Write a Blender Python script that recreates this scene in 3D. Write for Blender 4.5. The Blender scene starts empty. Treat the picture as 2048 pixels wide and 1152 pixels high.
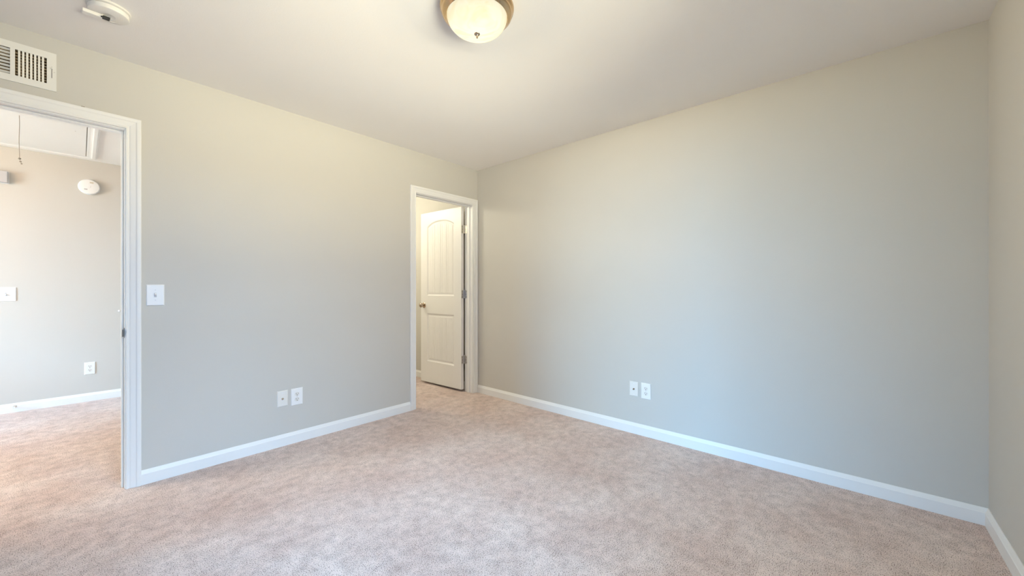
import bpy, bmesh, math, random
from mathutils import Vector, Matrix
random.seed(4)
S = bpy.context.scene
C = bpy.context.scene.collection
PI = math.pi

# ------------------------------------------------------------ camera, world, lights
cam_d = bpy.data.cameras.new('camera')
cam_d.sensor_width = 36.0
cam_d.lens = 36.0 * 768.0 / 2048.0
cam_d.clip_start = 0.05
cam = bpy.data.objects.new('camera', cam_d)
C.objects.link(cam)
cam.location = (0.0, 0.0, 1.146)
cam.rotation_euler = (PI / 2, 0, math.radians(41.647 - 90.0))
S.camera = cam

S.view_settings.view_transform = 'Standard'
S.view_settings.look = 'None'
S.view_settings.gamma = 1.0
S.view_settings.use_curve_mapping = False
S.view_settings.exposure = 0.08

w = bpy.data.worlds.new('daylight_sky')
S.world = w
w.use_nodes = True
wn = w.node_tree.nodes
wn['Background'].inputs[0].default_value = (0.18, 0.40, 1.0, 1)
wn['Background'].inputs[1].default_value = 1.8

def lamp(name, kind, loc, energy, color, rot=(0, 0, 0), **kw):
    d = bpy.data.lights.new(name, kind)
    d.energy = energy
    d.color = color
    for k, v in kw.items():
        setattr(d, k, v)
    o = bpy.data.objects.new(name, d)
    C.objects.link(o)
    o.location = loc
    o.rotation_euler = rot
    return o

# daylight from the open sky outside the bedroom windows (the area lamps stand outside the glass, tilted down)
lamp('window_skylight', 'AREA', (0.9, -6.2, 4.0), 1200, (0.36, 0.65, 1.0), (math.radians(66), 0, 0),
     shape='RECTANGLE', size=4.0, size_y=4.0)
lamp('rear_window_skylight', 'AREA', (-8.0, 2.7, 3.2), 1680, (0.14, 0.535, 1.0), (math.radians(76), 0, math.radians(-90)),
     shape='RECTANGLE', size=2.2, size_y=3.4)
# added warm fill lamp low outside the near window, aimed up like ground bounce
lamp('window_upward_fill', 'AREA', (-0.2, -4.0, -1.2), 1345, (1.0, 0.96, 0.69), (math.radians(118), 0, math.radians(-8)),
     shape='RECTANGLE', size=5.0, size_y=3.0)
# hall: daylight from its own window at the far end, and its ceiling lamp; closet: its warm bulb
lamp('hall_window_light', 'AREA', (-3.3, 4.55, 1.5), 222, (0.90, 1.0, 0.90), (PI / 2, 0, math.radians(-90)),
     shape='RECTANGLE', size=1.6, size_y=1.6)

# ------------------------------------------------------------ materials
def newmat(name):
    m = bpy.data.materials.new(name)
    m.use_nodes = True
    nt = m.node_tree
    return m, nt, nt.nodes['Principled BSDF']

def mat(name, col, rough=0.5, metal=0.0, bump=0.0, bscale=200.0, spec=0.5, bdist=0.001):
    m, nt, p = newmat(name)
    p.inputs['Base Color'].default_value = (*col, 1)
    p.inputs['Roughness'].default_value = rough
    p.inputs['Metallic'].default_value = metal
    p.inputs['Specular IOR Level'].default_value = spec
    if bump:
        tc = nt.nodes.new('ShaderNodeTexCoord')
        n = nt.nodes.new('ShaderNodeTexNoise')
        n.inputs['Scale'].default_value = bscale
        n.inputs['Detail'].default_value = 4
        b = nt.nodes.new('ShaderNodeBump')
        b.inputs['Strength'].default_value = bump
        b.inputs['Distance'].default_value = bdist
        nt.links.new(tc.outputs['Object'], n.inputs['Vector'])
        nt.links.new(n.outputs['Fac'], b.inputs['Height'])
        nt.links.new(b.outputs['Normal'], p.inputs['Normal'])
    return m

def paint(name, col, rough, var=0.03, bump=0.25):
    m, nt, p = newmat(name)
    tc = nt.nodes.new('ShaderNodeTexCoord')
    n1 = nt.nodes.new('ShaderNodeTexNoise')
    n1.inputs['Scale'].default_value = 1.7
    n1.inputs['Detail'].default_value = 3
    mx = nt.nodes.new('ShaderNodeMix')
    mx.data_type = 'RGBA'
    mx.inputs[6].default_value = (*[c * (1 - var) for c in col], 1)
    mx.inputs[7].default_value = (*[min(1, c * (1 + var)) for c in col], 1)
    n2 = nt.nodes.new('ShaderNodeTexNoise')
    n2.inputs['Scale'].default_value = 160
    n2.inputs['Detail'].default_value = 3
    b = nt.nodes.new('ShaderNodeBump')
    b.inputs['Strength'].default_value = bump
    b.inputs['Distance'].default_value = 0.0008
    L = nt.links.new
    L(tc.outputs['Object'], n1.inputs['Vector'])
    L(tc.outputs['Object'], n2.inputs['Vector'])
    L(n1.outputs['Fac'], mx.inputs[0])
    L(mx.outputs[2], p.inputs['Base Color'])
    L(n2.outputs['Fac'], b.inputs['Height'])
    L(b.outputs['Normal'], p.inputs['Normal'])
    p.inputs['Roughness'].default_value = rough
    p.inputs['Specular IOR Level'].default_value = 0.3
    return m

M_WALL = paint('greige_wall_paint', (0.60, 0.583, 0.545), 0.6)
M_CEIL = paint('flat_white_ceiling_paint', (0.89, 0.865, 0.84), 0.8, 0.02, 0.4)
M_TRIM = paint('white_trim_gloss', (0.84, 0.84, 0.835), 0.35, 0.01, 0.03)
M_DOOR = mat('white_door_paint', (0.84, 0.83, 0.815), 0.38)
M_PLAST = mat('white_plastic', (0.86, 0.86, 0.86), 0.3)
M_PLASTD = mat('ivory_plastic', (0.80, 0.78, 0.74), 0.4)
M_SLOT = mat('dark_slot', (0.05, 0.045, 0.045), 0.6)
M_BLACK = mat('black_rubber', (0.004, 0.004, 0.004), 0.4)
M_NICKEL = mat('satin_nickel', (0.66, 0.64, 0.60), 0.28, 1.0)
M_KNOB = mat('antique_nickel', (0.50, 0.40, 0.30), 0.2, 1.0)
M_BRONZE = mat('brushed_bronze', (0.66, 0.47, 0.27), 0.2, 1.0, bump=0.1, bscale=60)
M_VENT = mat('white_enamelled_steel', (0.80, 0.79, 0.755), 0.35)
M_DUCT = mat('dusty_duct_metal', (0.34, 0.25, 0.14), 0.45, 0.2)
M_GREY = mat('grey_box_plastic', (0.50, 0.50, 0.52), 0.5)
M_SCREW = mat('painted_screw', (0.70, 0.70, 0.70), 0.4)
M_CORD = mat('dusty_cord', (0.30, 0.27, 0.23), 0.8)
M_CHIP = mat('bare_wood_chip', (0.16, 0.11, 0.05), 0.9)
M_STOPW = mat('white_rubber', (0.75, 0.75, 0.75), 0.5)

def carpet_mat():
    m, nt, p = newmat('beige_frieze_carpet')
    N = nt.nodes.new
    L = nt.links.new
    tc = N('ShaderNodeTexCoord')
    def noise(scale, detail=2, rough=0.5):
        n = N('ShaderNodeTexNoise')
        n.inputs['Scale'].default_value = scale
        n.inputs['Detail'].default_value = detail
        n.inputs['Roughness'].default_value = rough
        L(tc.outputs['Object'], n.inputs['Vector'])
        return n
    def ramp(src, a, b, ca, cb):
        r = N('ShaderNodeValToRGB')
        r.color_ramp.elements[0].position = a
        r.color_ramp.elements[1].position = b
        r.color_ramp.elements[0].color = (*ca, 1)
        r.color_ramp.elements[1].color = (*cb, 1)
        L(src, r.inputs[0])
        return r.outputs[0]
    def mixc(fac, a, b, mode='MIX'):
        x = N('ShaderNodeMix')
        x.data_type = 'RGBA'
        x.blend_type = mode
        if isinstance(fac, float):
            x.inputs[0].default_value = fac
        else:
            L(fac, x.inputs[0])
        L(a, x.inputs[6])
        L(b, x.inputs[7])
        return x.outputs[2]
    big = noise(2.6, 5, 0.6)
    mid = noise(17, 4, 0.65)
    tuft = noise(380, 2, 0.6)
    tuft_gap = noise(265, 0.5, 0.4)
    c1 = ramp(big.outputs['Fac'], 0.32, 0.68, (0.80, 0.63, 0.575), (0.95, 0.815, 0.77))
    c2 = ramp(mid.outputs['Fac'], 0.30, 0.72, (0.84, 0.84, 0.84), (1.06, 1.06, 1.06))
    c3 = ramp(tuft.outputs['Fac'], 0.30, 0.62, (0.78, 0.765, 0.75), (1.06, 1.06, 1.06))
    # shade between tufts put into the colour as dark specks, in loose patches
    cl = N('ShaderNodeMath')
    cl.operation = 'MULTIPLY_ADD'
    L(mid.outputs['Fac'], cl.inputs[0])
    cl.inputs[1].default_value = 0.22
    L(tuft_gap.outputs['Fac'], cl.inputs[2])
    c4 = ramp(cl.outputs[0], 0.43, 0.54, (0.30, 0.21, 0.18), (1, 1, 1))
    c = mixc(1.0, c1, c2, 'MULTIPLY')
    c = mixc(1.0, c, c3, 'MULTIPLY')
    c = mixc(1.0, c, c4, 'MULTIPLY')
    L(c, p.inputs['Base Color'])
    ad = N('ShaderNodeMath')
    ad.operation = 'ADD'
    L(tuft.outputs['Fac'], ad.inputs[0])
    L(tuft_gap.outputs['Fac'], ad.inputs[1])
    b = N('ShaderNodeBump')
    b.inputs['Strength'].default_value = 0.7
    b.inputs['Distance'].default_value = 0.006
    L(ad.outputs[0], b.inputs['Height'])
    L(b.outputs['Normal'], p.inputs['Normal'])
    p.inputs['Roughness'].default_value = 1.0
    p.inputs['Specular IOR Level'].default_value = 0.05
    p.inputs['Sheen Weight'].default_value = 0.15
    p.inputs['Sheen Roughness'].default_value = 0.5
    return m
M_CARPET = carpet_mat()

def lampglass_mat():
    m, nt, p = newmat('alabaster_lamp_glass')
    N = nt.nodes.new
    L = nt.links.new
    tc = N('ShaderNodeTexCoord')
    n = N('ShaderNodeTexNoise')
    n.inputs['Scale'].default_value = 7
    n.inputs['Detail'].default_value = 3
    n.inputs['Distortion'].default_value = 2.2
    r = N('ShaderNodeValToRGB')
    r.color_ramp.elements[0].position = 0.36
    r.color_ramp.elements[1].position = 0.62
    r.color_ramp.elements[0].color = (0.95, 0.83, 0.52, 1)
    r.color_ramp.elements[1].color = (1.0, 0.92, 0.69, 1)
    L(tc.outputs['Object'], n.inputs['Vector'])
    L(n.outputs['Fac'], r.inputs[0])
    L(r.outputs[0], p.inputs['Emission Color'])
    # brighter towards the bottom of the bowl, nearest the bulbs
    sp = N('ShaderNodeSeparateXYZ')
    mr = N('ShaderNodeMapRange')
    mr.inputs['From Min'].default_value = -0.134
    mr.inputs['From Max'].default_value = -0.06
    mr.inputs['To Min'].default_value = 1.2
    mr.inputs['To Max'].default_value = 0.86
    L(tc.outputs['Object'], sp.inputs[0])
    L(sp.outputs['Z'], mr.inputs['Value'])
    L(mr.outputs[0], p.inputs['Emission Strength'])
    p.inputs['Base Color'].default_value = (0.03, 0.028, 0.02, 1)
    p.inputs['Roughness'].default_value = 0.6
    p.inputs['Specular IOR Level'].default_value = 0.1
    return m
M_LGLASS = lampglass_mat()

def pane_mat():
    m = bpy.data.materials.new('window_glass')
    m.use_nodes = True
    nt = m.node_tree
    nt.nodes.remove(nt.nodes['Principled BSDF'])
    t = nt.nodes.new('ShaderNodeBsdfTransparent')
    g = nt.nodes.new('ShaderNodeBsdfGlossy')
    g.inputs['Roughness'].default_value = 0.02
    fr = nt.nodes.new('ShaderNodeFresnel')
    mx = nt.nodes.new('ShaderNodeMixShader')
    nt.links.new(fr.outputs[0], mx.inputs[0])
    nt.links.new(t.outputs[0], mx.inputs[1])
    nt.links.new(g.outputs[0], mx.inputs[2])
    nt.links.new(mx.outputs[0], nt.nodes['Material Output'].inputs[0])
    return m
M_PANE = pane_mat()

# ------------------------------------------------------------ helpers
def obj(name, bm, m, parent=None, smooth=False, loc=(0, 0, 0), bevel=0.0, bseg=2, normals=True):
    if normals:
        bmesh.ops.recalc_face_normals(bm, faces=bm.faces)
    me = bpy.data.meshes.new(name)
    bm.to_mesh(me)
    bm.free()
    me.materials.append(m)
    o = bpy.data.objects.new(name, me)
    C.objects.link(o)
    o.location = loc
    if parent:
        o.parent = parent
    if smooth:
        for f in me.polygons:
            f.use_smooth = True
        try:
            me.set_sharp_from_angle(angle=math.radians(38))
        except Exception:
            pass
    if bevel:
        b = o.modifiers.new('bevel', 'BEVEL')
        b.width = bevel
        b.segments = bseg
        b.limit_method = 'ANGLE'
        b.angle_limit = math.radians(40)
    return o

def struct(o):
    o['kind'] = 'structure'
    return o

def thing(name, label, cat, loc=(0, 0, 0), rotz=0.0, group=None):
    o = bpy.data.objects.new(name, None)
    o.empty_display_size = 0.05
    C.objects.link(o)
    o.location = loc
    o.rotation_euler = (0, 0, rotz)
    o['label'] = label
    o['category'] = cat
    if group:
        o['group'] = group
    return o

def box(bm, x0, x1, y0, y1, z0, z1, mtx=None):
    vs = [bm.verts.new(v) for v in ((x0, y0, z0), (x1, y0, z0), (x1, y1, z0), (x0, y1, z0),
                                    (x0, y0, z1), (x1, y0, z1), (x1, y1, z1), (x0, y1, z1))]
    for f in ((3, 2, 1, 0), (4, 5, 6, 7), (0, 1, 5, 4), (1, 2, 6, 5), (2, 3, 7, 6), (3, 0, 4, 7)):
        bm.faces.new([vs[i] for i in f])
    if mtx is not None:
        for v in vs:
            v.co = mtx @ v.co
    return bm

def lathe(bm, prof, seg=48, mtx=None, cap=True):
    """prof: list of (r, z); spun about local z."""
    rings = []
    for r, z in prof:
        if r < 1e-6:
            v = bm.verts.new((0, 0, z))
            rings.append([v])
        else:
            rings.append([bm.verts.new((r * math.cos(2 * PI * i / seg), r * math.sin(2 * PI * i / seg), z)) for i in range(seg)])
    for a, b in zip(rings, rings[1:]):
        if len(a) == 1 and len(b) == 1:
            continue
        for i in range(seg):
            j = (i + 1) % seg
            if len(a) == 1:
                bm.faces.new((a[0], b[i], b[j]))
            elif len(b) == 1:
                bm.faces.new((a[i], a[j], b[0]))
            else:
                bm.faces.new((a[i], a[j], b[j], b[i]))
    if cap:
        for rg in (rings[0], rings[-1]):
            if len(rg) > 2:
                try:
                    bm.faces.new(rg)
                except Exception:
                    pass
    if mtx is not None:
        for rg in rings:
            for v in rg:
                v.co = mtx @ v.co
    return bm

def tube(bm, pts, r, seg=8):
    pts = [Vector(p) for p in pts]
    rings = []
    for i, p in enumerate(pts):
        t = (pts[min(i + 1, len(pts) - 1)] - pts[max(i - 1, 0)]).normalized()
        up = Vector((0, 0, 1)) if abs(t.z) < 0.9 else Vector((1, 0, 0))
        a = t.cross(up).normalized()
        b = t.cross(a)
        rings.append([bm.verts.new(p + a * r * math.cos(2 * PI * k / seg) + b * r * math.sin(2 * PI * k / seg)) for k in range(seg)])
    for A, B in zip(rings, rings[1:]):
        for k in range(seg):
            bm.faces.new((A[k], A[(k + 1) % seg], B[(k + 1) % seg], B[k]))
    bm.faces.new(rings[0])
    bm.faces.new(rings[-1])
    return bm

def wall_mesh(u0, u1, z0, z1, t0, t1, holes, axis):
    """a wall slab spanning u0..u1 and z0..z1 with rectangular holes (ua,ub,za,zb); axis 'x' runs along X (thickness in Y)."""
    us = sorted({u0, u1, *[h[0] for h in holes], *[h[1] for h in holes]})
    zs = sorted({z0, z1, *[h[2] for h in holes], *[h[3] for h in holes]})
    us = [u for u in us if u0 <= u <= u1]
    zs = [z for z in zs if z0 <= z <= z1]
    bm = bmesh.new()
    def solid(i, k):
        if i < 0 or k < 0 or i >= len(us) - 1 or k >= len(zs) - 1:
            return False
        uc = (us[i] + us[i + 1]) / 2
        zc = (zs[k] + zs[k + 1]) / 2
        return not any(h[0] < uc < h[1] and h[2] < zc < h[3] for h in holes)
    cache = {}
    def V(u, t, z):
        key = (round(u, 5), round(t, 5), round(z, 5))
        if key not in cache:
            cache[key] = bm.verts.new((u, t, z) if axis == 'x' else (t, u, z))
        return cache[key]
    for i in range(len(us) - 1):
        for k in range(len(zs) - 1):
            if not solid(i, k):
                continue
            a, b, c, d = us[i], us[i + 1], zs[k], zs[k + 1]
            bm.faces.new((V(a, t0, c), V(b, t0, c), V(b, t0, d), V(a, t0, d)))
            bm.faces.new((V(a, t1, c), V(a, t1, d), V(b, t1, d), V(b, t1, c)))
            if not solid(i - 1, k):
                bm.faces.new((V(a, t0, c), V(a, t0, d), V(a, t1, d), V(a, t1, c)))
            if not solid(i + 1, k):
                bm.faces.new((V(b, t0, c), V(b, t1, c), V(b, t1, d), V(b, t0, d)))
            if not solid(i, k - 1):
                bm.faces.new((V(a, t0, c), V(a, t1, c), V(b, t1, c), V(b, t0, c)))
            if not solid(i, k + 1):
                bm.faces.new((V(a, t0, d), V(b, t0, d), V(b, t1, d), V(a, t1, d)))
    return bm

def sweep(bm, prof, path, outs):
    """prof: (a, b) pairs; path: list of points; outs: per path point (A, B) vectors: position = p + a*A + b*B."""
    rings = []
    for p, (A, B) in zip(path, outs):
        rings.append([bm.verts.new(Vector(p) + Vector(A) * a + Vector(B) * b) for a, b in prof])
    n = len(prof)
    for R0, R1 in zip(rings, rings[1:]):
        for i in range(n):
            j = (i + 1) % n
            bm.faces.new((R0[i], R0[j], R1[j], R1[i]))
    bm.faces.new(rings[0])
    bm.faces.new(rings[-1])
    return bm

# ------------------------------------------------------------ room dimensions (metres)
H = 2.44
YL = 3.10      # face of the wall with the two doorways
TW = 0.12
XR = 2.91      # face of the long blank wall
YS = -0.487    # face of the near wall on the right (windows, out of the frame)
XW = -1.95     # wall behind the camera
YH = 5.79      # far wall of the hall
YB = YL + TW
D1 = (-0.66, 0.168, 2.050)   # doorway to the hall (rough opening lined by the jamb)
D2 = (2.116, 2.838, 2.044)   # doorway to the closet
VENT = (-0.475, -0.112, 2.195, 2.327)
WIN_S = (0.0, 1.35, 0.70, 2.10)
WIN_W = (1.1, 2.2, 0.70, 2.10)
WIN_H = (4.0, 5.1, 0.8, 2.1)
HX0, HX1 = -2.9, 1.25        # hall extent
CX0 = 1.37                   # closet left wall
CY1 = 5.10                   # closet rear wall

# floor and ceiling
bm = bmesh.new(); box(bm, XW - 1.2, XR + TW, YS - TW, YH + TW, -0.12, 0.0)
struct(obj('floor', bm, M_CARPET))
bm = bmesh.new(); box(bm, XW - 1.2, XR + TW, YS - TW, YH + TW, H, H + 0.12)
struct(obj('ceiling', bm, M_CEIL))
# walls
struct(obj('wall_left', wall_mesh(HX0, XR, 0, H, YL, YB, [(D1[0] - .02, D1[1] + .02, 0, D1[2] + .02), (D2[0] - .02, D2[1] + .02, 0, D2[2] + .02), VENT], 'x'), M_WALL))
struct(obj('wall_right', wall_mesh(YS - TW, YH + TW, 0, H, XR, XR + TW, [], 'y'), M_WALL))
struct(obj('wall_near', wall_mesh(XW, XR, 0, H, YS - TW, YS, [WIN_S], 'x'), M_WALL))
struct(obj('wall_rear', wall_mesh(YS - TW, YL, 0, H, XW - TW, XW, [WIN_W], 'y'), M_WALL))
struct(obj('wall_hall', wall_mesh(HX0, XR, 0, H, YH, YH + TW, [], 'x'), M_WALL))
struct(obj('wall_hall_end', wall_mesh(YB, YH, 0, H, HX0 - TW, HX0, [WIN_H], 'y'), M_WALL))
struct(obj('wall_closet', wall_mesh(YB, YH, 0, H, HX1, CX0, [], 'y'), M_WALL))
struct(obj('wall_closet_back', wall_mesh(CX0, XR, 0, H, CY1, CY1 + TW, [], 'x'), M_WALL))

# baseboards
BB = [(0, 0), (0.014, 0), (0.014, 0.060), (0.0125, 0.0625), (0.0115, 0.0635), (0.0045, 0.080), (0.003, 0.083), (0, 0.083)]
def baseboard(name, path, outs):
    bm = bmesh.new()
    sweep(bm, BB, path, outs)
    return struct(obj(name, bm, M_TRIM))
Z = (0, 0, 1)
baseboard('baseboard_left', [(0.234, YL, 0), (2.050, YL, 0)], [((0, -1, 0), Z)] * 2)
baseboard('baseboard_right', [(XR, YL - 0.0005, 0), (XR, YS, 0)], [((-1, 0, 0), Z), ((-1, 1, 0), Z)])
baseboard('baseboard_near', [(XR, YS, 0), (XW, YS, 0)], [((-1, 1, 0), Z), ((0, 1, 0), Z)])
baseboard('baseboard_rear', [(XW, YS + .014, 0), (XW, YL, 0)], [((1, 0, 0), Z)] * 2)
baseboard('baseboard_hall', [(HX0, YH, 0), (HX1, YH, 0)], [((0, -1, 0), Z)] * 2)
baseboard('baseboard_closet', [(XR, YB, 0), (XR, CY1, 0)], [((-1, 0, 0), Z), ((-1, -1, 0), Z)])
baseboard('baseboard_closet_back', [(XR, CY1, 0), (CX0, CY1, 0)], [((-1, -1, 0), Z), ((0, -1, 0), Z)])

# doorway trim: casing on both sides, jamb and stop, one piece of woodwork per doorway
CS = [(0.0, 0.0), (0.0, 0.009), (0.002, 0.0105), (0.008, 0.0105), (0.010, 0.0085), (0.013, 0.0085), (0.020, 0.011), (0.040, 0.0135),
      (0.044, 0.0165), (0.049, 0.0175), (0.058, 0.0175), (0.062, 0.016), (0.063, 0.012), (0.063, 0.0)]
def doorway(name, x0, x1, z1, stop_y, wr=None):
    bm = bmesh.new()
    rv = 0.005   # casing sits back from the jamb edge by this much
    prof = [(a, b) for a, b in CS]
    for yface, s in ((YL, -1), (YB, 1)):
        a0, a1, zt = x0 - rv, x1 + rv, z1 + rv
        p = prof
        if wr:
            p = [(min(a, wr), b) for a, b in CS]
        sweep(bm, p, [(a0, yface, 0), (a0, yface, zt), (a1, yface, zt), (a1, yface, 0)],
              [((-1, 0, 0), (0, s, 0)), ((-1, 0, 1), (0, s, 0)), ((1, 0, 1), (0, s, 0)), ((1, 0, 0), (0, s, 0))])
    # jamb boards
    e = 0.0
    box(bm, x0 - .018, x0, YL - e, YB + e, 0, z1 + .018)
    box(bm, x1, x1 + .018, YL - e, YB + e, 0, z1 + .018)
    box(bm, x0, x1, YL - e, YB + e, z1, z1 + .018)
    # stops
    ya, yb = stop_y
    box(bm, x0, x0 + .011, ya, yb, 0, z1)
    box(bm, x1 - .011, x1, ya, yb, 0, z1)
    box(bm, x0 + .011, x1 - .011, ya, yb, z1 - .011, z1)
    return struct(obj(name, bm, M_TRIM, bevel=0.0012, bseg=2))
t1 = doorway('trim_1', D1[0], D1[1], D1[2], (YL + .040, YL + .075))
t2 = doorway('trim_2', D2[0], D2[1], D2[2], (YB - .078, YB - .042))

# strike plate on the jamb of the hall doorway, with its lip curling over the edge
bm = bmesh.new()
box(bm, D1[1] - .0016, D1[1] + .0002, YL + .004, YL + .034, 0.862, 0.918)
for k in range(6):
    a = k / 5 * PI * 0.55
    x = D1[1] - .0016 - .006 * (1 - math.cos(a))
    y = YL + .006 - .011 * math.sin(a)
    box(bm, x - .001, x + .001, y - .0025, y + .0025, 0.870, 0.910)
o = obj('strike_plate', bm, mat('tarnished_steel', (0.16, 0.14, 0.12), 0.45, 0.7), t1)
o['label'] = 'dull metal strike plate'
bm = bmesh.new()
for i in range(2):
    xx = 0.003 + i * .006 + .001 * random.random()
    box(bm, xx, xx + .007, YL - .0176, YL - .004, D1[2] + .0668, D1[2] + .0685 + .0010 * random.random())
o = obj('paint_chip', bm, M_CHIP, t1)
o['label'] = 'dark chipped spot on the top edge'

# ------------------------------------------------------------ closet door (opened inward)
DW, DH, DT = 0.700, 2.016, 0.035
PO = 0.008     # the slab's rear face sits this far in front of the hinge pin
def door_face(bm, yface, sgn):
    nx, nz = 132, 372
    def height(u, v):
        # recess depth at u (0..DW from the hinge), v (0..DH)
        def panel(u0, u1, v0, v1, arch):
            uc = (u0 + u1) / 2
            hw = (u1 - u0) / 2
            top = v1
            if arch:
                q = min(1.0, abs(u - uc) / hw)
                top = v1 - arch * q ** 2.6
            d = min(u - u0, u1 - u, v - v0, top - v)
            if d <= 0:
                return 0.0
            if d < 0.014:
                s = d / 0.014
                return 0.0095 * math.sin(s * PI / 2)
            if d < 0.022:
                return 0.0095
            if d < 0.036:
                s = (d - 0.022) / 0.014
                return 0.0095 - 0.0045 * (0.5 - 0.5 * math.cos(s * PI))
            g = ((u - uc) / 0.0335) % 1.0
            gd = min(g, 1 - g) * 0.0335
            return 0.005 + (0.0035 * (1 - gd / 0.0045) if gd < 0.0045 else 0.0)
        h = panel(0.118, DW - 0.118, 1.030, 1.905, 0.062)
        if h == 0.0:
            h = panel(0.118, DW - 0.118, 0.250, 0.815, 0.0)
        return h
    grid = []
    for j in range(nz + 1):
        row = []
        for i in range(nx + 1):
            u = DW * i / nx
            v = DH * j / nz
            row.append(bm.verts.new((-u, yface + sgn * -height(u, v), v)))
        grid.append(row)
    for j in range(nz):
        for i in range(nx):
            q = (grid[j][i], grid[j][i + 1], grid[j + 1][i + 1], grid[j + 1][i])
            bm.faces.new(q)
    return grid
# local frame: origin on the hinge pin (closet side), slab runs along -x when closed, room side is -y
bm = bmesh.new()
g0 = door_face(bm, -DT, -1)
g1 = door_face(bm, 0.0, 1)
def border(g):
    nz = len(g) - 1
    nx = len(g[0]) - 1
    return [g[0][i] for i in range(nx)] + [g[j][nx] for j in range(nz)] + [g[nz][i] for i in range(nx, 0, -1)] + [g[j][0] for j in range(nz, 0, -1)]
b0, b1 = border(g0), border(g1)
for i in range(len(b0)):
    j = (i + 1) % len(b0)
    bm.faces.new((b0[i], b0[j], b1[j], b1[i]))
for v in bm.verts:
    v.co.x -= 0.003
    v.co.y -= PO
door = struct(obj('door_1', bm, M_DOOR, smooth=True))
door.location = (D2[1] - 0.007, YB + 0.007, 0.026)
door.rotation_euler = (0, 0, math.radians(-87.0))
# knobs and roses on both faces
def knob(side):
    s = -1 if side == 'room' else 1
    y0 = (-DT if side == 'room' else 0.0) - PO
    mt = Matrix.Translation((-(DW - 0.058), y0, 0.914)) @ Matrix.Rotation(-s * PI / 2, 4, 'X')
    bm = bmesh.new()
    lathe(bm, [(0.0, 0.0), (0.032, 0.0), (0.033, 0.003), (0.030, 0.007), (0.020, 0.010), (0.012, 0.012), (0.0, 0.012)], 40, mt)
    r = obj('rose', bm, M_KNOB, door, smooth=True)
    bm = bmesh.new()
    pr = [(0.0, 0.011), (0.011, 0.011), (0.010, 0.020), (0.0105, 0.028), (0.016, 0.032), (0.0235, 0.038), (0.027, 0.046), (0.0265, 0.053),
          (0.022, 0.060), (0.013, 0.065), (0.006, 0.0665), (0.0, 0.067)]
    lathe(bm, pr, 40, mt)
    k = obj('door_knob', bm, M_KNOB, door, smooth=True)
    if side == 'room':
        k['label'] = 'round brown metal door knob'
knob('room')
knob('closet')
# latch face on the leading edge
bm = bmesh.new(); box(bm, -DW - 0.0042, -DW - 0.0028, -DT - PO + .006, -PO - .006, 0.886, 0.942)
obj('latch_plate', bm, M_KNOB, door)
# hinges: barrel, one leaf on the door edge, one on the jamb
for hz in (1.795, 1.077, 0.352):
    bm = bmesh.new()
    for k in range(5):
        z0 = hz - .0445 + k * .0178
        lathe(bm, [(0.0, z0 + .0004), (0.0062, z0 + .0004), (0.0062, z0 + .0174), (0.0, z0 + .0174)], 16, Matrix.Translation((0, 0, -0.026)))
    lathe(bm, [(0, hz + .0445), (.0045, hz + .0445), (.005, hz + .048), (.003, hz + .051), (0, hz + .0515)], 16, Matrix.Translation((0, 0, -0.026)))
    hb = obj('hinge', bm, M_NICKEL, door, smooth=True)
    hb['label'] = 'satin metal butt hinge'
    bm = bmesh.new()
    # leaf on the door's hinge edge (faces +x locally)
    box(bm, -0.0042, -0.0012, -0.041, 0.002, hz - .0445 - .026, hz + .0445 - .026)
    obj('hinge_leaf', bm, M_NICKEL, hb, bevel=.001)
    bm = bmesh.new()
    for (yy, dz) in ((-.032, .030), (-.024, .0), (-.032, -.030)):
        lathe(bm, [(0, 0), (.0035, 0), (.0035, .0006), (0, .0006)], 12, Matrix.Translation((-.0013, yy, hz + dz - .026)) @ Matrix.Rotation(PI / 2, 4, 'Y'))
    obj('screw', bm, M_SLOT, hb)
    # leaf on the jamb, child of the trim
    bm = bmesh.new()
    box(bm, D2[1] - .0016, D2[1] + .0003, YB - .034, YB + .006, hz - .0445, hz + .0445)
    jl = obj('hinge_leaf', bm, M_NICKEL, t2, bevel=.0008)
    jl['label'] = 'satin metal hinge leaf on the jamb'
    bm = bmesh.new()
    for (yy, dz) in ((YB - .027, .030), (YB - .016, .0), (YB - .027, -.030)):
        lathe(bm, [(0, 0), (.0035, 0), (.0035, .0008), (0, .0008)], 12, Matrix.Translation((D2[1] - .0022, yy, hz + dz)) @ Matrix.Rotation(PI / 2, 4, 'Y'))
    obj('screw', bm, M_SLOT, jl)

# ------------------------------------------------------------ windows (outside the frame, they let the daylight in)
def window(name, u0, u1, z0, z1, t0, t1, axis, inward):
    """frame of boards in the opening plus casing and one pane"""
    bm = bmesh.new()
    def bx(a, b, c, d, e, f):
        if axis == 'x':
            box(bm, a, b, e, f, c, d)
        else:
            box(bm, e, f, a, b, c, d)
    k = 0.045
    bx(u0, u0 + k, z0, z1, t0, t1); bx(u1 - k, u1, z0, z1, t0, t1)
    bx(u0 + k, u1 - k, z0, z0 + k, t0, t1); bx(u0 + k, u1 - k, z1 - k, z1, t0, t1)
    zm = (z0 + z1) / 2
    tm = (t0 + t1) / 2
    bx(u0 + k, u1 - k, zm - .02, zm + .02, tm - .02, tm + .02)
    o = struct(obj(name, bm, M_TRIM))
    bm = bmesh.new()
    bx(u0 + k, u1 - k, z0 + k, zm - .02, tm - .003, tm + .003)
    bx(u0 + k, u1 - k, zm + .02, z1 - k, tm - .003, tm + .003)
    obj('pane', bm, M_PANE, o)
    return o
window('window_1', *WIN_S, YS - TW, YS, 'x', 1)
window('window_2', *WIN_W, XW - TW, XW, 'y', 1)
window('window_3', *WIN_H, HX0 - TW, HX0, 'y', 1)

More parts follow.
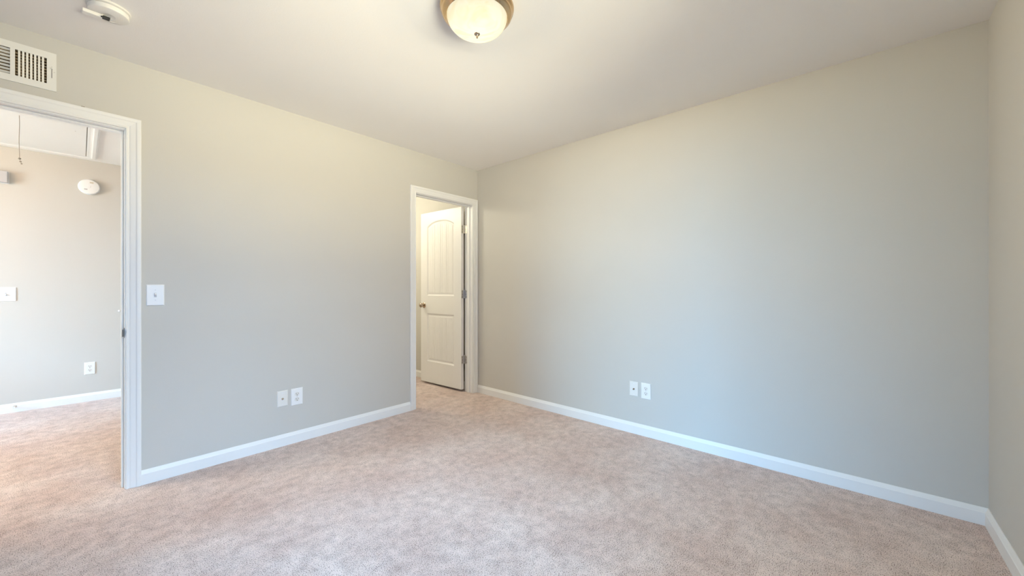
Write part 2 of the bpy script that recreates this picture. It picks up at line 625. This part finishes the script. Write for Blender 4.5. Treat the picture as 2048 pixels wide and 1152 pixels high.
# ------------------------------------------------------------ bedroom ceiling light
LX, LY = 1.205, 1.285
cl = thing('ceiling_light', 'flush bronze-ringed ceiling light with a glowing alabaster glass bowl and finial', 'ceiling light', (LX, LY, H))
bm = bmesh.new()
lathe(bm, [(0.0, -0.0005), (0.150, -0.0005), (0.158, -0.004), (0.166, -0.012), (0.1685, -0.020), (0.166, -0.028), (0.159, -0.033), (0.1575, -0.037), (0.160, -0.041),
           (0.1585, -0.047), (0.151, -0.054), (0.143, -0.058), (0.1395, -0.062), (0.1375, -0.060), (0.137, -0.050), (0.0, -0.046)], 96)
obj('ceiling_pan', bm, M_BRONZE, cl, smooth=True)
bm = bmesh.new()
pr = [(0.1365, -0.050)]
for i in range(0, 17):
    a = i / 16 * PI / 2
    pr.append((0.1365 * math.cos(a) ** 0.85 if i < 16 else 0.0, -0.056 - 0.078 * math.sin(a)))
lathe(bm, pr, 96, cap=False)
obj('glass_bowl', bm, M_LGLASS, cl, smooth=True)
bm = bmesh.new()
lathe(bm, [(0.0, -0.132), (0.012, -0.132), (0.0135, -0.1345), (0.011, -0.138), (0.006, -0.1395), (0.0045, -0.142), (0.005, -0.145), (0.0035, -0.152), (0.0, -0.1535)], 32)
obj('finial', bm, M_KNOB, cl, smooth=True)
# the fixture's own light
def shaded_up(o, stops):
    # real fixtures throw little light upwards past their metal pan: intensity by elevation
    d = o.data
    d.use_nodes = True
    nt = d.node_tree
    tc = nt.nodes.new('ShaderNodeTexCoord')
    sp = nt.nodes.new('ShaderNodeSeparateXYZ')
    mr = nt.nodes.new('ShaderNodeMapRange')
    mr.inputs['From Min'].default_value = -1
    mr.inputs['From Max'].default_value = 1
    cr = nt.nodes.new('ShaderNodeValToRGB')
    el = cr.color_ramp.elements
    while len(el) < len(stops):
        el.new(0.5)
    for e, (z, v) in zip(el, stops):
        e.position = (z + 1) / 2
        e.color = (v, v, v, 1)
    em = nt.nodes['Emission']
    L = nt.links.new
    L(tc.outputs['Normal'], sp.inputs[0])
    L(sp.outputs['Z'], mr.inputs['Value'])
    L(mr.outputs[0], cr.inputs[0])
    L(cr.outputs[0], em.inputs['Strength'])
shaded_up(lamp('ceiling_light_glow', 'POINT', (LX, LY, H - 0.162), 58, (1.0, 0.86, 0.56), shadow_soft_size=0.0),
          [(-1, 1), (0.02, 1), (0.10, 0.80), (0.16, 0.45), (0.24, 0.17), (0.33, 0.05), (0.43, 0), (1, 0)])

# hall and closet lamps (out of sight from here)
def dome_lamp(label, x, y, energy, col):
    t = thing('ceiling_light', label, 'ceiling light', (x, y, H))
    bm = bmesh.new(); lathe(bm, [(0.0, -.0005), (.13, -.0005), (.135, -.01), (.13, -.025), (.0, -.025)], 48)
    obj('ceiling_pan', bm, M_NICKEL, t, smooth=True)
    bm = bmesh.new()
    lathe(bm, [(0.12 * math.cos(i / 12 * PI / 2) if i < 12 else 0.0, -.026 - .07 * math.sin(i / 12 * PI / 2)) for i in range(13)], 48, cap=False)
    obj('glass_bowl', bm, M_LGLASS, t, smooth=True)
    lamp('ceiling_lamp_glow', 'POINT', (x, y, H - .15), energy, col, shadow_soft_size=0.09)
dome_lamp('plain dome ceiling light in the hall, left of the attic hatch', -1.7, 4.3, 64, (1.0, 0.62, 0.36))
dome_lamp('plain dome ceiling light inside the closet behind the white door', 1.8, 4.5, 43, (1.0, 0.93, 0.72))

# ------------------------------------------------------------ ceiling smoke detector with its battery tray hanging open
sd = thing('smoke_detector', 'round white smoke detector on the ceiling with its battery tray hanging open', 'smoke detector', (0.088, 2.575, H), math.radians(0), 'smoke detectors')
SB = Matrix.Rotation(math.radians(3), 4, 'Y')
bm = bmesh.new(); lathe(bm, [(0, -.0005), (.072, -.0005), (.0735, -.004), (.0735, -.009), (.069, -.011), (0, -.011)], 64)
obj('mounting_plate', bm, M_PLASTD, sd, smooth=True)
bm = bmesh.new(); lathe(bm, [(0, -.012), (.064, -.012), (.068, -.014), (.069, -.027), (.067, -.033), (.060, -.036), (.022, -.037), (.020, -.0355), (0, -.0355)], 64)
body = obj('body', bm, M_PLASTD, sd, smooth=True)
# tray swung out towards the left of the picture (direction -x+y)
ta = Matrix.Rotation(math.radians(188), 4, 'Z') @ Matrix.Translation((0.028, -0.024, -0.041)) @ Matrix.Rotation(math.radians(3), 4, 'Y')
bm = bmesh.new()
box(bm, -.014, .054, -.016, .016, -.010, .006, ta)
tr = obj('battery_tray', bm, M_PLASTD, sd, bevel=.004, bseg=3)
tb = Matrix.Rotation(math.radians(184), 4, 'Z') @ Matrix.Translation((0.008, -0.006, -0.046))
bm = bmesh.new(); box(bm, -.012, .012, -.012, .012, -.006, .002, tb); box(bm, .012, .017, -.004, .004, -.004, .001, tb)
obj('battery_connector', bm, M_BLACK, sd, bevel=.0015)
pts = []
for i in range(15):
    a = i / 14 * PI * 1.4
    pts.append((.012 + .013 * math.cos(a), .020 + .010 * math.sin(a), -.040 - .004 * math.sin(a)))
bm = bmesh.new(); tube(bm, pts, .0011, 6)
obj('wire', bm, M_PLASTD, sd, smooth=True)

# ------------------------------------------------------------ wall register above the hall doorway
vt = thing('air_vent', 'white steel wall register with louvres above the hall doorway', 'vent', ((-.505 - .082) / 2, YL, 2.262))
vx = vt.location.x
def lx(x): return x - vx
bm = bmesh.new()
PX0, PX1, PZ0, PZ1 = lx(-.505), lx(-.082), -.0975, .0975
secs = [(lx(-.473), lx(-.373)), (lx(-.358), lx(-.229)), (lx(-.214), lx(-.114))]
SZ0, SZ1 = -.065, .064
y0, y1 = -.006, -.0004
xs = [PX0] + [v for s in secs for v in s] + [PX1]
box(bm, PX0, PX1, y0, y1, PZ0, SZ0)
box(bm, PX0, PX1, y0, y1, SZ1, PZ1)
for i in range(0, len(xs), 2):
    box(bm, xs[i], xs[i + 1], y0, y1, SZ0, SZ1)
bmesh.ops.remove_doubles(bm, verts=bm.verts, dist=1e-5)
fp = obj('face_plate', bm, M_VENT, vt)
for s in (secs[0], secs[2]):
    bm = bmesh.new()
    n = 8
    p = (s[1] - s[0]) / n
    for k in range(n + 1):
        x = s[0] + k * p
        wv = .0038
        if k in (0, n):
            continue
        box(bm, -wv, wv, -.0006, .0006, SZ0 - .001, SZ1 + .001, Matrix.Translation((x, -.0035, 0)) @ Matrix.Rotation(math.radians(28), 4, 'Z'))
    # cross wires of the damper behind
    obj('vertical_louvres', bm, M_VENT, vt)
bm = bmesh.new()
s = secs[1]
for k in range(8):
    z = SZ0 + (k + .5) * (SZ1 - SZ0) / 8
    box(bm, s[0] - .001, s[1] + .001, -.0055, .0055, -.0006, .0006, Matrix.Translation((0, -.001, z)) @ Matrix.Rotation(math.radians(-38), 4, 'X'))
obj('horizontal_louvres', bm, M_VENT, vt)
bm = bmesh.new()
for k in range(9):
    z = SZ0 + .006 + k * (SZ1 - SZ0 - .012) / 8
    box(bm, secs[0][0] - .0015, secs[2][1] + .0015, .012, .024, z - .0048, z - .0018, None)
for s in secs:
    box(bm, s[0] - .004, s[0] - .001, .010, .026, SZ0, SZ1)
obj('damper_blades', bm, mat('tarnished_damper_metal', (0.70, 0.56, 0.36), 0.35, 0.1), vt)
bm = bmesh.new(); box(bm, lx(-.0985), lx(-.0965), -.0064, -.0055, -.032, .026)
sl = obj('lever_slot', bm, M_SLOT, vt)
bm = bmesh.new(); box(bm, lx(-.1015), lx(-.0935), -.012, -.0058, .014, .0165); box(bm, lx(-.0985), lx(-.0965), -.016, -.0058, .0145, .021)
obj('damper_lever', bm, M_VENT, vt)
bm = bmesh.new(); box(bm, lx(-.0915), lx(-.0865), -.0070, -.0058, -.0015, .0015)
obj('screw', bm, M_NICKEL, vt)
# duct boot: an open-fronted box set into the wall opening
bm = bmesh.new()
a0, a1 = lx(VENT[0]) + .0015, lx(VENT[1]) - .0015
c0, c1 = VENT[2] - 2.262 + .0015, VENT[3] - 2.262 - .0015
vs = [bm.verts.new(v) for v in ((a0, .001, c0), (a1, .001, c0), (a1, .001, c1), (a0, .001, c1), (a0, .115, c0), (a1, .115, c0), (a1, .115, c1), (a0, .115, c1))]
for f in ((0, 1, 5, 4), (1, 2, 6, 5), (2, 3, 7, 6), (3, 0, 4, 7), (4, 5, 6, 7)):
    bm.faces.new([vs[i] for i in f])
obj('duct', bm, M_DUCT, vt)

# ------------------------------------------------------------ wall plates
PW, PH = 0.076, 0.121
def plate_bm(w=PW, h=PH, t=.0055):
    bm = bmesh.new()
    prof = [(0, .0), (0, .002), (.004, t)]
    e = [(-w / 2, -h / 2), (w / 2, -h / 2), (w / 2, h / 2), (-w / 2, h / 2)]
    rings = []
    for ins, y in prof:
        rings.append([bm.verts.new((x - math.copysign(ins, x), -y, z - math.copysign(ins, z))) for x, z in e])
    for a, b in zip(rings, rings[1:]):
        for i in range(4):
            j = (i + 1) % 4
            bm.faces.new((a[i], a[j], b[j], b[i]))
    bm.faces.new(rings[-1])
    bm.faces.new(rings[0])
    return bm
def disc(bm, x, z, y0, y1, r, seg=20, sx=1.0):
    mt = Matrix.Translation((x, -y0, z)) @ Matrix.Rotation(PI / 2, 4, 'X') @ Matrix.Scale(sx, 4, (1, 0, 0))
    lathe(bm, [(0, 0), (r, 0), (r, y1 - y0), (0, y1 - y0)], seg, mt)
def outlet(label, loc, rz, group, w=PW, h=PH):
    t = thing('wall_outlet', label, 'outlet', loc, rz, group)
    obj('cover_plate', plate_bm(w, h), M_PLAST, t)
    for s in (1, -1):
        z = s * .0193
        bm = bmesh.new()
        e = [(-.0125, -.0145 + .004), (-.0165, -.006), (-.0165, .006), (-.0125, .0145 - .004), (-.006, .0145), (.006, .0145), (.0125, .0105), (.0165, .006), (.0165, -.006), (.0125, -.0105), (.006, -.0145), (-.006, -.0145)]
        A = [bm.verts.new((x, -.0050, z + q)) for x, q in e]
        B = [bm.verts.new((x * .98, -.0068, z + q * .98)) for x, q in e]
        for i in range(len(A)):
            j = (i + 1) % len(A)
            bm.faces.new((A[i], A[j], B[j], B[i]))
        bm.faces.new(B)
        bm.faces.new(A)
        r = obj('receptacle', bm, M_PLASTD, t)
        bm = bmesh.new()
        box(bm, -.0077, -.0053, -.0072, -.0060, z + .000, z + .009)
        box(bm, .0053, .0077, -.0072, -.0060, z + .001, z + .008)
        disc(bm, 0, z - .007, .0060, .0072, .0030)
        obj('slots', bm, M_SLOT, r)
    bm = bmesh.new(); disc(bm, 0, 0, .0050, .0062, .0030)
    obj('screw', bm, M_NICKEL, t)
    return t
def coax(label, loc, rz, group):
    t = thing('coaxial_wall_plate', label, 'wall plate', loc, rz, group)
    obj('cover_plate', plate_bm(.071, .114), M_PLASTD, t)
    bm = bmesh.new()
    mt = Matrix.Translation((0, -.005, -.001)) @ Matrix.Rotation(PI / 2, 4, 'X')
    lathe(bm, [(0, 0), (.0075, 0), (.0075, .003), (0, .003)], 6, mt)
    lathe(bm, [(0, .003), (.0048, .003), (.0048, .011), (.003, .011), (.003, .006), (0, .006)], 20, mt)
    obj('coaxial_jack', bm, M_KNOB, t)
    for s in (1, -1):
        bm = bmesh.new(); disc(bm, 0, s * .041, .005, .0062, .0028)
        obj('screw', bm, M_PLAST, t)
    return t
def switch(label, loc, rz, group, w=PW, h=PH, up=True):
    t = thing('light_switch', label, 'light switch', loc, rz, group)
    obj('cover_plate', plate_bm(w, h), M_PLAST, t)
    bm = bmesh.new(); box(bm, -.0055, .0055, -.0063, -.005, -.0125, .0125)
    k = obj('toggle_slot', bm, M_GREY, t)
    bm = bmesh.new()
    box(bm, -.004, .004, -.016, 0, -.0045, .0045, Matrix.Translation((0, -.004, 0)) @ Matrix.Rotation(math.radians(28 if up else -28), 4, 'X'))
    obj('toggle', bm, M_PLAST, t, bevel=.001)
    for s in (1, -1):
        bm = bmesh.new(); disc(bm, 0, s * .030, .005, .0063, .0028)
        obj('screw', bm, M_SCREW, t)
    return t
switch('white toggle light switch on the grey wall right of the hall doorway', (0.2965, YL, 1.104), 0, 'light switches', w=.080, h=.124, up=False)
coax('cream coaxial jack plate left of the outlet on the doorway wall', (0.976, YL, 0.343), 0, 'coaxial plates')
outlet('white duplex outlet low on the doorway wall, beside the coaxial plate', (1.073, YL, 0.338), 0, 'duplex outlets', w=.080, h=.125)
coax('cream coaxial jack plate left of the outlet on the long blank wall', (XR, 1.296, 0.350), math.radians(-90), 'coaxial plates')
outlet('white duplex outlet low on the long blank wall at right', (XR, 1.199, 0.348), math.radians(-90), 'duplex outlets')
outlet('white duplex outlet on the hall wall seen through the left doorway', (0.065, YH, 0.332), 0, 'duplex outlets', w=.076, h=.122)
switch('white toggle switch on the hall wall at the far left edge', (-0.452, YH, 1.088), 0, 'light switches', w=.118, h=.127)

# ------------------------------------------------------------ hall: wall smoke detector, box, door stop, knob, attic hatch
hd = thing('smoke_detector', 'round white smoke detector mounted high on the hall wall', 'smoke detector', (0.060, YH, 2.168), 0, 'smoke detectors')
mt = Matrix.Rotation(PI / 2, 4, 'X')
bm = bmesh.new(); lathe(bm, [(0, .0), (.076, .0), (.077, .003), (.077, .009), (0, .009)], 64, mt)
obj('mounting_plate', bm, M_PLAST, hd, smooth=True)
bm = bmesh.new(); lathe(bm, [(0, .009), (.074, .009), (.075, .012), (.074, .024), (.069, .031), (.055, .034), (.030, .036), (0, .036)], 64, mt)
hb = obj('body', bm, M_PLAST, hd, smooth=True)
bm = bmesh.new(); box(bm, .004, .030, -.0365, -.033, .034, .048)
obj('warning_label', bm, mat('faded_tan_label', (.62, .56, .46), .6), hb)
bm = bmesh.new(); box(bm, -.034, -.012, -.0368, -.033, -.036, -.024)
obj('sounder_slot', bm, M_GREY, hb)
bm = bmesh.new(); lathe(bm, [(0, .0355), (.011, .0355), (.010, .039), (0, .0395)], 24, mt)
obj('test_button', bm, M_PLAST, hb, smooth=True)

wb = thing('chime_box', 'small pale grey box high on the hall wall at the left picture edge', 'box', (-0.532, YH, 2.155), 0)
bm = bmesh.new(); box(bm, -.095, .095, -.046, -.003, -.052, .052)
obj('cover', bm, M_GREY, wb, bevel=.006, bseg=3)
bm = bmesh.new(); box(bm, -.099, .099, -.003, -.0001, -.056, .056)
obj('back_plate', bm, M_PLAST, wb)

ds = thing('door_stop', 'small spring door stop screwed to the hall baseboard', 'door stop', (-0.400, YH - .0125, 0.055), math.radians(0))
bm = bmesh.new(); lathe(bm, [(0, 0), (.012, 0), (.011, .004), (.006, .006), (0, .006)], 20, mt)
obj('base', bm, M_NICKEL, ds, smooth=True)
pts = [(.0055 * math.cos(a * .9), -.006 - .05 * a / 60, .0055 * math.sin(a * .9)) for a in [q * .5 for q in range(121)]]
bm = bmesh.new(); tube(bm, pts, .0011, 6)
obj('spring', bm, M_NICKEL, ds, smooth=True)
bm = bmesh.new(); lathe(bm, [(0, .055), (.008, .055), (.0085, .066), (.007, .069), (0, .069)], 20, mt)
obj('rubber_tip', bm, M_STOPW, ds, smooth=True)

kb = thing('wall_peg', 'tiny white peg on the hall wall just left of the door jamb', 'peg', (0.274, YH, 0.906), 0)
bm = bmesh.new(); lathe(bm, [(0, 0), (.011, 0), (.011, .003), (.004, .005), (.004, .020), (0, .020)], 20, mt)
obj('base', bm, M_NICKEL, kb, smooth=True)
bm = bmesh.new(); lathe(bm, [(0, .018), (.007, .019), (.0105, .025), (.0095, .032), (.005, .036), (0, .0365)], 20, mt)
obj('tip', bm, M_PLAST, kb, smooth=True)

# attic hatch: flat panel in a moulded white frame under the hall ceiling
HXa, HXb, HYa, HYb = -1.32, 0.040, 4.35, 5.585
ah = thing('attic_hatch', 'white attic access hatch with moulded frame and pull cord in the hall ceiling', 'hatch', ((HXa + HXb) / 2, (HYa + HYb) / 2, H))
ox, oy = ah.location.x, ah.location.y
bm = bmesh.new()
g = .005
box(bm, HXa - ox + g, HXb - ox - g, HYa - oy + g, HYb - oy - g, -.015, -.0005)
obj('panel', bm, M_TRIM, ah)
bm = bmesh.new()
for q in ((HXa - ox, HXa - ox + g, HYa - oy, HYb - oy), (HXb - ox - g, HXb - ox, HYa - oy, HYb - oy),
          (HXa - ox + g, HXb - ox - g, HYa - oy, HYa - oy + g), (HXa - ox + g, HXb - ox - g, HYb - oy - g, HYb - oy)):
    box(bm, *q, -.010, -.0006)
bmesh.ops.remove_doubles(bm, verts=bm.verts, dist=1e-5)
obj('gap_shade_strip', bm, M_CORD, ah)  # dark strip filling the panel gap, stands in for the shade there
FP = [(0, 0), (0, .012), (.006, .014), (.020, .014), (.030, .016), (.038, .020), (.058, .020), (.062, .014), (.070, .012), (.072, .0)]
bm = bmesh.new()
a0, a1, c0, c1 = HXa - ox, HXb - ox, HYa - oy, HYb - oy
cor = [(a0, c0), (a1, c0), (a1, c1), (a0, c1)]
dirs = [(-1, -1), (1, -1), (1, 1), (-1, 1)]
rings = []
for (x, y), (dx, dy) in zip(cor, dirs):
    rings.append([bm.verts.new((x + dx * a, y + dy * a, -.0003 - b)) for a, b in FP])
for i in range(4):
    A, B = rings[i], rings[(i + 1) % 4]
    for k in range(len(FP)):
        l = (k + 1) % len(FP)
        bm.faces.new((A[k], A[l], B[l], B[k]))
obj('frame', bm, M_TRIM, ah)
bm = bmesh.new()
for cx, cy in ((-.026, 4.739),):
    lathe(bm, [(0, -.012), (.011, -.012), (.011, -.014), (.003, -.015), (.003, -.0175), (0, -.0175)], 16, Matrix.Translation((cx - ox, cy - oy, 0)))
obj('screw', bm, M_NICKEL, ah)
# pull cord hanging from the panel, ending in a knot and two frayed beads
cx, cy = -0.300, 4.62
zb = -.335
bm = bmesh.new()
tube(bm, [(cx - ox + .0012 * math.sin(i), cy - oy, -.011 + (zb + .011) * i / 8) for i in range(9)], .0019, 6)
pc = obj('pull_cord', bm, M_CORD, ah, smooth=True)
pc['label'] = 'thin grey pull cord'
bm = bmesh.new()
for dx, dz, r in ((0.002, 0, .0075), (.008, -.022, .006), (.017, -.038, .005)):
    bmesh.ops.create_uvsphere(bm, u_segments=12, v_segments=8, radius=r, matrix=Matrix.Translation((cx - ox + dx * .66, cy - oy - dx * .75, zb + dz)))
tube(bm, [(cx - ox, cy - oy, zb), (cx - ox + .006, cy - oy - .006, zb - .022), (cx - ox + .012, cy - oy - .012, zb - .038)], .0012, 6)
obj('cord_knot', bm, M_CORD, pc, smooth=True)
